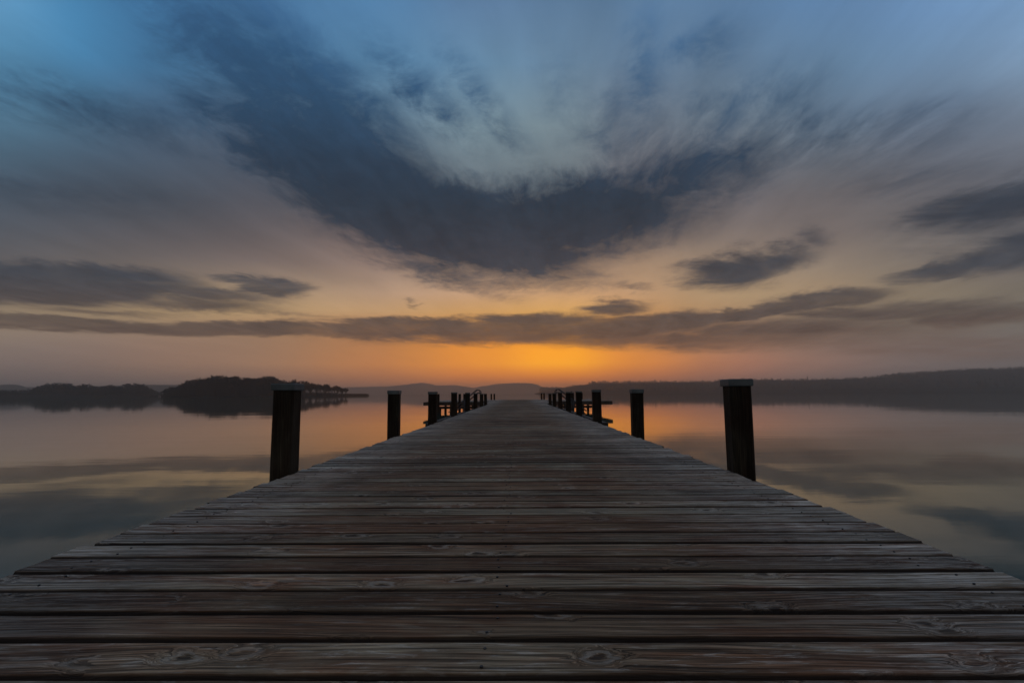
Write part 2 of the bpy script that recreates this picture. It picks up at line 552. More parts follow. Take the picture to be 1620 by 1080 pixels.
    bp.inputs['Strength'].default_value = 1.0
    bp.inputs['Distance'].default_value = 0.005
    n.l.new(hgt, bp.inputs['Height'])
    n.l.new(bp.outputs[0], bs.inputs['Normal'])
    return m


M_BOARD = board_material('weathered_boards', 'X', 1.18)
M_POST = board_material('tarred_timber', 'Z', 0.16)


def plain(name, col, rough=0.8, var=0.3, scale=6.0, metal=0.0):
    m, n, bs = new_mat(name)
    tcn = n.node('ShaderNodeTexCoord')
    no = n.noise(tcn.outputs['Object'], scale, 5, 0.6)
    c = n.v('SCALE', tuple(col), s=n.rng(no.outputs[0], 0.3, 0.7, 1 - var, 1 + var, False))
    n.l.new(c, bs.inputs['Base Color'])
    bs.inputs['Roughness'].default_value = rough
    bs.inputs['Metallic'].default_value = metal
    if rough > .9: bs.inputs['Specular IOR Level'].default_value = 0.0
    return m


M_CAP = plain('zinc_cap', (0.095, 0.115, 0.125), 0.55, 0.35, 9, 0.2)
M_BEAM = plain('dark_beam', (0.045, 0.036, 0.030), 0.85, 0.4, 4)
M_STEEL = plain('dull_steel', (0.05, 0.05, 0.055), 0.5, 0.2, 12, 0.7)
M_BARK = plain('bark', (0.045, 0.036, 0.030), 0.95, 0.3, 1)
M_TWIG = plain('bare_twigs', (0.050, 0.038, 0.030), 0.95, 0.3, .5)
M_WOODF = plain('wood_far', (0.026, 0.024, 0.020), 0.95, 0.2, .05)
M_HILL = plain('hill_ground', (0.014, 0.013, 0.011), 0.95, 0.2, .01)
M_REED = plain('reed', (0.085, 0.062, 0.038), 0.95, 0.3, 1)

# water
mw, n, bs = new_mat('lake_water')
geo = n.node('ShaderNodeNewGeometry')
wx, wy, wz = n.sep(geo.outputs['Position'])
w1 = n.noise(n.xyz(n.m('MULTIPLY', wx, 0.35), wy, 0.0), 0.28, 3, 0.5)
w2 = n.noise(n.xyz(n.m('MULTIPLY', wx, 0.22), wy, 5.0), 1.4, 4, 0.55)
bp = n.node('ShaderNodeBump')
bp.inputs['Strength'].default_value = 1.0
bp.inputs['Distance'].default_value = 0.009
n.l.new(n.m('ADD', w1.outputs[0], n.m('MULTIPLY', w2.outputs[0], 0.16)), bp.inputs['Height'])
n.l.new(bp.outputs[0], bs.inputs['Normal'])
bs.inputs['Base Color'].default_value = (0.020, 0.066, 0.054, 1)
bs.inputs['Roughness'].default_value = 0.025
bs.inputs['IOR'].default_value = 1.68
bs.inputs['Specular IOR Level'].default_value = 0.5

# ------------------------------------------------------------------ water and shores
W = 6400
water = mesh_obj('lake_water', [(-W, -600, 0), (W, -600, 0), (W, W, 0), (-W, W, 0)], [(0, 1, 2, 3)], mw)
tag(water, kind='structure')


def at_px(x, y, D):
    """point at horizontal distance D (along +Y) seen at photo pixel x, y"""
    d = px_dir(x, y)
    return CAM_LOC + d * (D / d.y)


def smooth_profile(prof, step):
    xs = [p[0] for p in prof]
    out = []
    x = xs[0]
    while x <= xs[-1]:
        i = 0
        while i < len(xs) - 2 and x > xs[i + 1]: i += 1
        f = (x - xs[i]) / (xs[i + 1] - xs[i])
        f = f * f * (3 - 2 * f)
        out.append((x, prof[i][1] * (1 - f) + prof[i + 1][1] * f))
        x += step
    return out


def hill(name, prof, D, depth_f, depth_b, step=6, rough=0.0, mat=None):
    """rolling ridge: foot at the shore, crest at distance D, back slope behind"""
    v, f = [], []
    sec = [(-1.0, -0.02), (-0.85, 0.03), (-0.6, 0.30), (-0.35, 0.66), (-0.12, 0.94), (0.0, 1.0), (0.35, 0.9), (0.7, 0.5), (1.0, -0.02)]
    pts = smooth_profile(prof, step)
    for i, (x, y) in enumerate(pts):
        c = at_px(x, y, D)
        h = max(c.z, 0.5)
        for (a_, b_) in sec:
            yy = D + (a_ * depth_f if a_ < 0 else a_ * depth_b)
            k = yy / D
            w = noise.noise(Vector((c.x * 0.004, yy * 0.004, 3.3))) * rough * max(0, 1 - abs(b_ - .5) * 2.2)
            v.append((c.x * k, yy, h * b_ * (1 + 0.0) + (w * h if 0 < b_ < 1 else 0) - (0.4 if b_ < 0 else 0)))
    m_ = len(sec)
    for i in range(len(pts) - 1):
        for j in range(m_ - 1):
            f.append((i * m_ + j, (i + 1) * m_ + j, (i + 1) * m_ + j + 1, i * m_ + j + 1))
    o = mesh_obj(name, v, f, mat or M_HILL, smooth=True)
    tag(o, kind='structure')
    return o


# far blue ridges in the centre
hill('hills', [(470, 615), (520, 613), (560, 612), (610, 611), (640, 608.6), (655, 606.5), (668, 605), (680, 607), (690, 609.5), (720, 609), (735, 611), (750, 613.2), (765, 610.5), (790, 606.8),
               (815, 605.6), (838, 605.8), (850, 608), (858, 612), (900, 613), (1000, 616)], 4600, 900, 900, 4, 0.1)
hill('hills', [(-260, 609), (-100, 606), (0, 608.5), (18, 607.8), (30, 608.6), (40, 612), (80, 613), (200, 609.5), (228, 608.3), (262, 608.6), (300, 608.7), (360, 611), (480, 615), (520, 619)], 2600, 500, 600, 6, 0.1)
hill('hills', [(846, 622.5), (862, 617), (890, 613.5), (925, 608.5), (950, 606.2), (990, 605.6), (1060, 604.8), (1130, 604.5), (1136, 602.0), (1200, 600.8), (1260, 602), (1330, 600), (1400, 596.5), (1450, 592), (1500, 588.5), (1560, 586),
               (1620, 585), (1700, 584), (1850, 582), (2000, 584)], 1900, 480, 700, 8, 0.12)
hill('far_shore_ground', [(-400, 622), (-100, 621), (60, 622), (200, 623), (250, 625)], 900, 70, 120, 10, 0.1)
hill('far_shore_ground', [(845, 623.5), (860, 621), (930, 618.0), (1100, 617), (1400, 614), (1620, 612), (1900, 610)], 1460, 90, 200, 10, 0.1)


# ------------------------------------------------------------------ trees
def tree_mesh(seed, height, spread, levels, twig, twig_n, twig_l, lean=0.0, conifer=False, low=0.12):
    """bare winter tree: returns (trunk MB, crown MB)"""
    rg = random.Random(seed)
    tr, cr = MB(), MB()

    def seg(mb, p, q, r0, r1, n=3):
        d = (q - p)
        if d.length < 1e-5: return
        d = d.normalized()
        u = d.cross(Vector((0.3, 0.9, 0.1))).normalized()
        w = d.cross(u)
        b = len(mb.v)
        for (c, r) in ((p, r0), (q, r1)):
            for k in range(n):
                an = 2 * math.pi * k / n
                mb.v.append(tuple(c + u * r * math.cos(an) + w * r * math.sin(an)))
        for k in range(n):
            j = (k + 1) % n
            mb.f.append((b + k, b + j, b + n + j, b + n + k))

    def twigs(p, d, cnt, ln):
        for _ in range(cnt):
            dd = (d * 0.6 + Vector((rg.gauss(0, .6), rg.gauss(0, .6), rg.gauss(.25, .45)))).normalized()
            q = p + dd * ln * rg.uniform(.5, 1.2)
            side = dd.cross(Vector((rg.gauss(0, 1), rg.gauss(0, 1), rg.gauss(0, 1)))).normalized() * twig
            b = len(cr.v)
            mid = (p + q) / 2 + Vector((rg.gauss(0, .1), rg.gauss(0, .1), rg.gauss(0, .1))) * ln
            cr.v += [tuple(p - side), tuple(p + side), tuple(mid + side * .7), tuple(q), tuple(mid - side * .7)]
            cr.f.append((b, b + 1, b + 2, b + 3, b + 4))

    def grow(p, d, ln, r, lv):
        n_ = 3
        q = p
        for k in range(n_):
            d = (d + Vector((rg.gauss(0, .13), rg.gauss(0, .13), rg.gauss(0.05, .08)))).normalized()
            q2 = q + d * ln / n_
            seg(cr, q, q2, r * (1 - .25 * k / n_), r * (1 - .25 * (k + 1) / n_))
            if lv <= 2: twigs(q2, d, twig_n, twig_l)
            q = q2
        if lv == 0:
            twigs(q, d, twig_n * 2, twig_l)
            return
        for _ in range(rg.choice((2, 3, 3))):
            s = Vector((rg.gauss(0, 1), rg.gauss(0, 1), rg.gauss(.15, .5))).normalized()
            dd = (d * 0.75 + s * spread).normalized()
            grow(q, dd, ln * rg.uniform(.62, .85), r * .62, lv - 1)

    th = height * rg.uniform(low, low + .1)
    p = Vector((0, 0, -0.3))
    d = Vector((lean, 0, 1)).normalized()
    pts = [p + d * (th * k / 3) + Vector((rg.gauss(0, .05), rg.gauss(0, .05), 0)) for k in range(4)]
    r0 = height * 0.022
    for k in range(3):
        seg(tr, pts[k], pts[k + 1], r0 * (1 - .1 * k), r0 * (1 - .1 * (k + 1)), 6)
    if conifer:
        top = pts[-1] + Vector((0, 0, height * .82))
        seg(cr, pts[-1], top, r0 * .7, .03)
        z = 0.0
        while z < 1:
            pz = pts[-1].lerp(top, z)
            L = height * .17 * (1 - z) + .25
            for k in range(9):
                an = rg.uniform(0, 6.28)
                dd = Vector((math.cos(an), math.sin(an), -0.15))
                q = pz + dd * L * rg.uniform(.6, 1.1)
                seg(cr, pz, q, .05, .02)
                twigs(q, dd, 3, twig_l * .8)
                twigs(pz.lerp(q, .5), dd, 3, twig_l * .8)
            z += .045
    else:
        for _ in range(rg.choice((3, 4, 5))):
            s = Vector((rg.gauss(0, 1), rg.gauss(0, 1), rg.gauss(.5, .4))).normalized()
            grow(pts[-1], (d + s * spread).normalized(), height * .24, r0 * .7, levels)
    # normalise to the wanted height
    mz = max(v[2] for v in cr.v)
    k = height / mz
    for mb in (tr, cr):
        mb.v = [(a_ * k, b_ * k, c_ * k) for a_, b_, c_ in mb.v]
    return tr, cr


protos = []
for sd, sp in ((11, .50), (12, .60), (23, .55), (14, .46), (35, .62)):
    tr, cr = tree_mesh(sd, 10.0, sp, 3, 0.034, 5, 0.95, low=.06)
    tm = tr.build('trunk', M_BARK)
    cm = cr.build('crown', M_TWIG)
    protos.append((tm, cm))
first_use = {i: True for i in range(len(protos))}


def place_tree(k, x, y, z, sx, sz, rz, name, label, cat, group):
    root = empty(name, (x, y, z))
    root.scale = (sx, sx, sz)
    root.rotation_euler = (0, 0, rz)
    tag(root, label, cat, group)
    if first_use[k]:
        parts = protos[k]
        first_use[k] = False
    else:
        parts = [p.copy() for p in protos[k]]
        for p in parts: COL.objects.link(p)
    for p in parts: p.parent = root
    return root


ISLAND = [(258, 619), (268, 615), (280, 610), (292, 606), (303, 602), (315, 596), (325, 600), (334, 597), (343, 594), (352, 593.5), (363, 594), (374, 598), (386, 600), (398, 600.5),
          (408, 598), (417, 597.5), (426, 596), (436, 600), (446, 604), (456, 605), (466, 602), (475, 600.5), (484, 604.5), (494, 605.5), (505, 606.5), (514, 606), (523, 608.5),
          (530, 609), (541, 614), (549, 612.5)]
DI = 620.0
KI = DI / 360.0
rg = random.Random(3)
isl_v, isl_f = [], []
gp = [(250, 0), (256, .3), (280, .6), (400, .8), (520, .5), (560, .25), (580, .12), (588, 0)]
# island ground: a low mound with uneven edges
a0, a1 = at_px(250, 620, DI).x, at_px(582, 620, DI).x
NX, NY = 60, 14
for i in range(NX + 1):
    fx = i / NX
    x = a0 + (a1 - a0) * fx
    taper = min(1, fx * 9) * (1.0 if fx < .8 else max(0.12, (1 - fx) * 5))
    for j in range(NY + 1):
        fy = j / NY
        hw = KI * (26 * taper + 3) * (1 + .25 * noise.noise(Vector((x * .035, fy * 3, 1))))
        y = DI + 8 * KI + (fy * 2 - 1) * hw
        z = (math.sin(math.pi * fy) ** .6) * (1.0 * taper) * (1 + .3 * noise.noise(Vector((x * .1, y * .1, 2)))) - .12
        if i in (0, NX): z = -.15
        isl_v.append((x, y, z))
for i in range(NX):
    for j in range(NY):
        q = i * (NY + 1) + j
        isl_f.append((q, q + NY + 1, q + NY + 2, q + 1))
tag(mesh_obj('island_ground', isl_v, isl_f, M_HILL, smooth=True), kind='structure')


def prof_y(prof, x):
    i = 0
    while i < len(prof) - 2 and x > prof[i + 1][0]: i += 1
    f = (x - prof[i][0]) / (prof[i + 1][0] - prof[i][0])
    return prof[i][1] * (1 - f) + prof[i + 1][1] * f


GI = 'bare trees on the wooded island'
cnt = 0
marks = ['at the left tip', 'left of the dome of trees', 'in the tall dome of trees', 'right of the tall dome', 'in the second hump of trees', 'behind the near left post', 'right of the near left post', 'in the thinning right end', 'at the tip by the reeds']
island_rows = []
for row, (dd, stp, hk) in enumerate(((-6, 9.0, 1.0), (6, 8.5, .97), (18, 9.5, .94))):
    x = 262 + row * 3
    while x < 550:
        jx = x + rg.uniform(-2, 2)
        py = prof_y(ISLAND, min(max(jx, 258), 549))
        dd_ = dd * KI
        top = at_px(jx, py, DI + dd_)
        hgt = max(2.5, (top.z - .3)) * hk * rg.uniform(.88, 1.22)
        island_rows.append((jx, row, top.x, DI + dd_ + rg.uniform(-3, 3), hgt))
        x += stp * rg.uniform(.8, 1.2) * (1.0 if jx < 490 else 1.25)
cell = {}
ORD = ['first', 'second', 'third', 'fourth', 'fifth', 'sixth', 'seventh', 'eighth', 'ninth']
for (jx, row, X, Y, hgt) in island_rows:
    k = rg.randrange(5)
    zone = min(8, int((jx - 255) / 33))
    cell[(row, zone)] = cell.get((row, zone), 0) + 1
    rowname = ('front', 'middle', 'back')[row]
    place_tree(k, X, Y, .1, hgt / 10 * rg.uniform(.78, 1.08), hgt / 10, rg.uniform(0, 6.28), 'bare_tree',
               'leafless tree, %s row of island wood, %s, %s from left' % (rowname, marks[zone], ORD[cell[(row, zone)] - 1]), 'tree', GI)


# undergrowth of the island: brush nobody could count
def brush(name, label, segs, mat, w=.05, kind='stuff'):
    mb = MB()
    r_ = random.Random(5)
    for (x, y, z, h, nn, sp) in segs:
        for _ in range(nn):
            px_, py_ = x + r_.gauss(0, sp), y + r_.gauss(0, sp)
            d = Vector((r_.gauss(0, .22), r_.gauss(0, .22), 1)) * h * r_.uniform(.4, 1.05)
            an = r_.uniform(0, 3.14)
            s = Vector((math.cos(an), math.sin(an), 0)) * w
            p = Vector((px_, py_, z))
            b = len(mb.v)
            mb.v += [tuple(p - s), tuple(p + s), tuple(p + d * .6 + s * .8), tuple(p + d), tuple(p + d * .6 - s * .8)]
            mb.f.append((b, b + 1, b + 2, b + 3, b + 4))
    o = mb.build(name, mat)
    tag(o, label, kind=kind)
    o['category'] = 'undergrowth' if name != 'reeds' else 'reeds'
    return o


sg = []
x = 262.0
while x < 552:
    py = prof_y(ISLAND, min(max(x, 258), 549))
    for dd in (-9, 0, 10):
        t_ = at_px(x, py, DI + dd * KI)
        h_ = min(14, max(1.8, (t_.z) * (.66 if x < 480 else .38)))
        sg.append((t_.x, DI + dd * KI, 0.0, h_, 70 if x < 480 else 22, 2.2))
    x += 2.6
brush('undergrowth', 'dense dark brush under the bare island trees', sg, M_TWIG, .13)
sg = []
x = 535.0
while x < 577:
    t_ = at_px(x, 621, DI)
    for dd in (3, 6, 9):
        sg.append((t_.x, DI + dd * KI, -.05, 3.0, 60, .9))
    x += 1.2
brush('reeds', 'low brown reed bed running off the right end of the island', sg, M_REED, .08)


# woods on the far shores: masses of small trees as one object each
def far_wood(name, label, items, mat, seed, tw=.16, cnt_=46):
    mb = MB()
    r_ = random.Random(seed)
    for (x, y, z, h, wd, kind) in items:
        # trunk
        b = len(mb.v)
        for (zz, rr) in ((z - 1, .25), (z + h * .8, .08)):
            for k in range(3):
                an = k * 2.094
                mb.v.append((x + rr * math.cos(an), y + rr * math.sin(an), zz))
        for k in range(3):
            j = (k + 1) % 3
            mb.f.append((b + k, b + j, b + 3 + j, b + 3 + k))
        for _ in range(cnt_):
            zz = r_.random()
            if kind == 1:
                rad = wd * .55 * (1 - zz) + .2
                zc = z + h * (.1 + .9 * zz)
            else:
                rad = wd * math.sqrt(max(.05, 1 - (2 * zz - 1) ** 2)) * r_.uniform(.5, 1.0)
                zc = z + h * (.22 + .76 * zz)
            an = r_.uniform(0, 6.283)
            c = Vector((x + rad * math.cos(an), y + rad * math.sin(an), zc))
            d = Vector((math.cos(an), math.sin(an), r_.uniform(.0, .9))).normalized() * h * .10
            s = Vector((r_.gauss(0, 1), r_.gauss(0, 1), r_.gauss(0, 1))).normalized() * h * tw * .35
            b = len(mb.v)
            mb.v += [tuple(c - s), tuple(c - d * .6), tuple(c + s), tuple(c + d)]
            mb.f.append((b, b + 1, b + 2, b + 3))
    o = mb.build(name, mat)
    tag(o, label, 'wood', kind='stuff')
    return o


RH = [(846, 622.5), (862, 617), (890, 613.5), (925, 608.5), (950, 606.2), (990, 605.6), (1060, 604.8), (1130, 604.5), (1136, 602.0), (1200, 600.8), (1260, 602), (1330, 600), (1400, 596.5), (1450, 592), (1500, 588.5), (1560, 586),
      (1620, 585), (1700, 584), (1850, 582), (2000, 584)]


def wood_items(prof, D, spacing, rows, dr, seed, hmin, hmax, z_of=None, ground_frac=None, jitter=.8):
    r_ = random.Random(seed)
    out = []
    x = prof[0][0]
    while x < prof[-1][0]:
        py = prof_y(prof, x)
        for rw in range(rows):
            DD = D + rw * dr + r_.uniform(-dr * .4, dr * .4)
            c = at_px(x + r_.uniform(-1, 1) * jitter, py, D)
            h = min(hmax, max(hmin, c.z * .9)) * r_.uniform(.78, 1.05)
            if ground_frac is None:
                z = 0.3
                h = max(hmin, c.z) * r_.uniform(.66, 1.06)
            else:
                hp = prof_y(RH, min(max(x, 847), 1999))
                hz_ = at_px(x, hp, D).z
                h = min(19, max(hmin, c.z - hz_ + r_.uniform(1, 3)))
                lift = r_.uniform(-6.0, 1.0) if r_.random() < .8 else r_.uniform(1.0, 4.5)
                h += max(0, lift)
                z = c.z - h + lift
            out.append((c.x * DD / D, DD, z, h, h * r_.uniform(.28, .42), 0 if r_.random() < .9 else 1))
        x += spacing * r_.uniform(.6, 1.4)
    return out


LEFTW = [(-260, 606), (-160, 610), (-80, 607), (0, 617), (30, 617), (52, 615), (58, 611), (68, 608.5), (80, 606.5), (98, 605), (110, 606.5), (118, 609), (128, 608.5), (140, 607), (148, 611), (165, 611),
         (176, 608), (184, 611.5), (195, 608.5), (213, 606), (226, 608), (232, 612), (246, 618), (256, 622)]
far_wood('far_wood', 'blue-grey wood on the low far shore left of the island', wood_items(LEFTW, 880, 2.8, 3, 16, 31, 3, 30), M_WOODF, 41, .17, 60)
RT = [(905, 613), (935, 604), (950, 603), (1000, 603), (1060, 602.5), (1132, 602.5), (1137, 600), (1180, 598.6), (1250, 599.8), (1330, 598.5), (1390, 595.5), (1400, 592), (1440, 588.6), (1500, 584.5), (1560, 582.2),
      (1620, 581), (1700, 580), (1900, 579)]
items = wood_items(RT, 1880, 2.2, 4, 30, 33, 8, 13, ground_frac=1)
far_wood('ridge_wood', 'dark wood along the crest of the long right hill', items, M_WOODF, 43, .24, 50)
# wood over the slope of the right hill and along its foot
r_ = random.Random(77)
items = []
for _ in range(2600):
    x = r_.uniform(935, 1900)
    f = r_.uniform(.08, .95)
    top = at_px(x, prof_y([(a_, b_) for a_, b_ in [(850, 616), (935, 611), (990, 606), (1130, 604.5), (1260, 602), (1400, 596.5), (1450, 592), (1500, 588.5), (1620, 585), (1900, 583)]], x), 1900)
    yy = 1900 - 480 * (1 - f)
    h0 = top.z * (-.02 + f * 1.0) * .92
    items.append((top.x * yy / 1900, yy, max(h0 - 1, 0), r_.uniform(8, 13), r_.uniform(3.2, 4.6), 0))
far_wood('slope_wood', 'dim wood covering the slope of the long right hill', items, M_WOODF, 47, .22, 26)
MT = [(856, 613), (862, 611), (872, 612), (878, 611), (886, 612.5), (893, 613), (900, 610.5), (907, 609.5), (915, 608.5), (922, 609), (930, 610), (936, 607)]
far_wood('distant_treeline', 'faint line of trees between the centre hills and the right hill', wood_items(MT, 2300, 1.6, 4, 30, 35, 3, 40), M_WOODF, 48, .17, 50)

# a few trees that stand clear of the ridge line
GL = 'lone trees standing above the ridge wood'
lone_tr, lone_cr = tree_mesh(91, 10.0, .7, 2, 0.11, 5, 1.1)
con_tr, con_cr = tree_mesh(92, 10.0, .7, 2, 0.10, 5, .8, conifer=True, low=.08)
lone = [(1277, 594.5, 1850, 15, 1, 'narrow pointed tree standing alone above the low stretch of the right ridge'),
        (1036, 599.5, 1850, 13, 1, 'small pointed tree sticking up above the ridge right of centre'),
        (1401, 590.8, 1850, 15, 0, 'round tree marking the step where the right ridge rises'),
        (1111, 600.5, 1850, 12, 0, 'small round tree on the ridge left of the near right post'),
        (1389, 592.8, 1850, 13, 0, 'thin tree just left of the step in the right ridge'),
        (1370, 594.4, 1850, 13, 0, 'pair-topped tree on the ridge left of its step')]
meshes = {}
for k, (tr, cr) in ((0, (lone_tr, lone_cr)), (1, (con_tr, con_cr))):
    meshes[k] = [tr.build('trunk', M_BARK), cr.build('crown', M_WOODF)]
used = set()
for (x, y, D, h, k, lab) in lone:
    c = at_px(x, y, D)
    root = empty('lone_tree', (c.x, c.y, c.z - h))
    root.scale = (h / 10,) * 3
    root.rotation_euler = (0, 0, x)
    tag(root, lab, 'tree', GL)
    if k in used:
        parts = [p.copy() for p in meshes[k]]
        for p in parts: COL.objects.link(p)
    else:
        parts = meshes[k]
        used.add(k)
    for p in parts: p.parent = root

# ------------------------------------------------------------------ the pier
XL, XR = -1.618, 1.485                    # edges of the decking
pier = empty('wooden_pier', (-.066, 20, 0))
tag(pier, 'long wooden pier of weathered crosswise boards leading out to a T-shaped head', 'pier')
PO = Vector((-.066, 20, 0))


def pier_part(mb, name, mat, smooth=False, attrs=None):
    v = [(a_ - PO.x, b_ - PO.y, c_ - PO.z) for a_, b_, c_ in mb.v]
    return mesh_obj(name, v, mb.f, mat, pier, smooth, attrs)


EDGE = []  # per vertex: how much painted gap shade the boards carry


def make_boards(y0, y1, xl, xr, pitch, seed, detail_until, ragged=.020):
    r_ = random.Random(seed)
    mb = MB()
    rn_ = []
    y = y0
    while y < y1 - .02:
        w = pitch
        gap = r_.uniform(.013, .018) if r_.random() < .75 else r_.uniform(.018, .024)
        near = y < detail_until
        nseg = 34 if y < 6 else (14 if near else 3)
        dz = max(-.0012, min(.0012, r_.gauss(0, .0007)))
        tilt = r_.gauss(0.0006, .0008)
        yaw = r_.gauss(0, .0011)
        xa = xl + r_.uniform(-ragged, ragged)
        xb = xr + r_.uniform(-ragged, ragged)
        rv = r_.random()
        ya, yb = y + gap / 2, y + w - gap / 2
        th = .045
        rings = []
        so = r_.uniform(0, 100)
        for k in range(nseg + 1):
            f = k / nseg
            x = xa + (xb - xa) * f
            e1 = noise.noise(Vector((x * 2.2, so, 0))) * .0028 + noise.noise(Vector((x * 9, so, 3))) * .0010
            e2 = noise.noise(Vector((x * 2.2, so, 7))) * .0028 + noise.noise(Vector((x * 9, so, 9))) * .0010
            zc = DECK_Z + dz + noise.noise(Vector((x * .8, so, 5))) * .0009
            a_, b_ = ya + e1 + yaw * x, yb + e2 + yaw * x
            t_ = tilt
            bv = .009 if near else .007
            # cross-section, slightly cupped
            rings.append([(x, a_, zc - th), (x, a_, zc - bv - t_), (x, a_ + bv * .8, zc - t_), (x, a_ + bv * 2, zc - t_ * .9), (x, (a_ + b_) / 2, zc - .0012), (x, b_ - bv * 2, zc + t_ * .9),
                          (x, b_ - bv * .8, zc + t_), (x, b_, zc - bv * .8 + t_), (x, b_, zc - th)])
        mb.rings(rings)
        rn_ += [rv] * (9 * (nseg + 1))
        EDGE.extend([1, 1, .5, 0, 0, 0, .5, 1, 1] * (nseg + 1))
        y += pitch
    return mb, rn_


PITCH = 0.1500
mb, rn_ = make_boards(0.919 - 27 * PITCH, 28.1, XL, XR, PITCH, 5, 12)
mb2, rn2 = make_boards(28.14, 37.0, -2.12, 2.02, PITCH, 6, 0)
b0 = len(mb.v)
mb.v += mb2.v
mb.f += [tuple(i + b0 for i in f) for f in mb2.f]
rn_ += rn2
mb3, rn3 = make_boards(37.04, 47.5, -6.65, 6.5, PITCH, 8, 0, .03)
b0 = len(mb.v)
mb.v += mb3.v
mb.f += [tuple(i + b0 for i in f) for f in mb3.f]
rn_ += rn3
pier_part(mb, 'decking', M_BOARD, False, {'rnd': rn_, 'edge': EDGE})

# bearers under the boards
for x in (XL + .12, -.066 - .07, XR - .26):
    b = MB(); b.box(x, x + .14, -3.1, 28.1, DECK_Z - .27, DECK_Z - .052, .01)
    pier_part(b, 'bearer', M_BEAM)
for x in (-2.0, -.07, 1.8):
    b = MB(); b.box(x, x + .14, 28.15, 36.9, DECK_Z - .27, DECK_Z - .052, .01)
    pier_part(b, 'bearer', M_BEAM)
POSTS_L = [3.67, 6.93, 10.10, 13.45, 16.95, 20.2, 23.6, 26.4]
POSTS_R = [3.62, 6.80, 10.25, 13.35, 16.35, 19.4, 22.5, 25.6]
for yl, yr in zip(POSTS_L, POSTS_R):
    yc = (yl + yr) / 2 + .27
    b = MB(); b.box(XL + .03, XR - .03, yc, yc + .16, DECK_Z - .47, DECK_Z - .272, .01)
    pier_part(b, 'cross_beam', M_BEAM)
# walings bolted outside the posts further out, and the deck edge of the T-head
for x0, x1 in ((XL - .26, XL - .172), (XR + .172, XR + .30)):
    b = MB(); b.box(x0, x1, 10.35, 28.3, DECK_Z - .17, DECK_Z - .035, .012)
    pier_part(b, 'waling', M_BEAM)
for (x0, x1, y0, y1) in ((-6.7, 6.55, 36.86, 37.0), (-6.7, 6.55, 47.52, 47.66), (-6.84, -6.7, 36.86, 47.66), (6.55, 6.69, 36.86, 47.66)):
    b = MB(); b.box(x0, x1, y0, y1, DECK_Z - .25, DECK_Z - .012, .008)
    pier_part(b, 'edge_beam', M_BEAM)
for yy in (40.3, 43.8):
    b = MB(); b.box(-6.6, 6.45, yy, yy + .18, DECK_Z - .33, DECK_Z - .052, .008)
    pier_part(b, 'cross_beam', M_BEAM)
for yy in (37.25, 46.7):
    b = MB(); b.box(-6.05, 5.85, yy, yy + .16, DECK_Z - .50, DECK_Z - .335, .008)
    pier_part(b, 'cross_beam', M_BEAM)
for xx in (-5.75, -3.9, -2.2, 2.1, 3.9, 5.4):
    for yy in (37.55, 40.4, 43.6, 46.55):
        b = MB()
        b.tube([(xx, yy, -1.0), (xx + .01, yy, DECK_Z - .335)], .095, 10)
        pier_part(b, 'pile', M_BEAM, True)
# nail heads along the bearers, sunk dark dots in the near boards
b = MB()
r_ = random.Random(4)
y = 0.919 - 2 * PITCH
while y < 8:
    for x in (XL + .19, -.066, XR - .19):
        for o_ in (.035, .112):
            cx, cy = x + r_.gauss(0, .014), y + o_ + r_.gauss(0, .005)
            rr = .0034
            ring = [(cx + rr * math.cos(k * math.pi / 4), cy + rr * math.sin(k * math.pi / 4)) for k in range(8)]
            b.rings([[(p, q, DECK_Z - .004) for p, q in ring], [(p, q, DECK_Z + .0026) for p, q in ring]])
    y += PITCH
pier_part(b, 'nail_heads', M_STEEL)['kind'] = 'stuff'


# ------------------------------------------------------------------ posts
def make_post(loc, w, top, name='pier_post', cap=.060, seed=0, cap_over=.010, bottom=-1.2):
    """square timber pile, worn edges, metal cap; loc is the post centre"""
    r_ = random.Random(seed)
    root = empty(name, (loc[0], loc[1], 0))
    h = w / 2
    c = w * .09
    rings = []
    nz = 12
    so = r_.uniform(0, 90)
    for k in range(nz + 1):
        z = bottom + (top - cap - bottom) * k / nz
        j = lambda q: noise.noise(Vector((so + q * 3.1, z * 1.7, q))) * .004
        rings.append([(-h + c + j(1), -h + j(2), z), (h - c + j(3), -h + j(4), z), (h + j(5), -h + c + j(6), z), (h + j(7), h - c + j(8), z),
                      (h - c + j(9), h + j(10), z), (-h + c, h + j(11), z), (-h + j(12), h - c, z), (-h + j(13), -h + c + j(1), z)])
    b = MB(); b.rings(rings)
    n_ = len(b.v)
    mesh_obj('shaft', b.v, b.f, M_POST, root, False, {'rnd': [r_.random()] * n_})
    if cap > 0:
        b = MB(); hh = h + cap_over
        b.box(-hh, hh, -hh, hh, top - cap, top, .006)
        co = mesh_obj('cap', b.v, b.f, M_CAP, root)
    root.rotation_euler = (r_.gauss(0, .006), r_.gauss(0, .006), r_.gauss(0, .02))
    return root


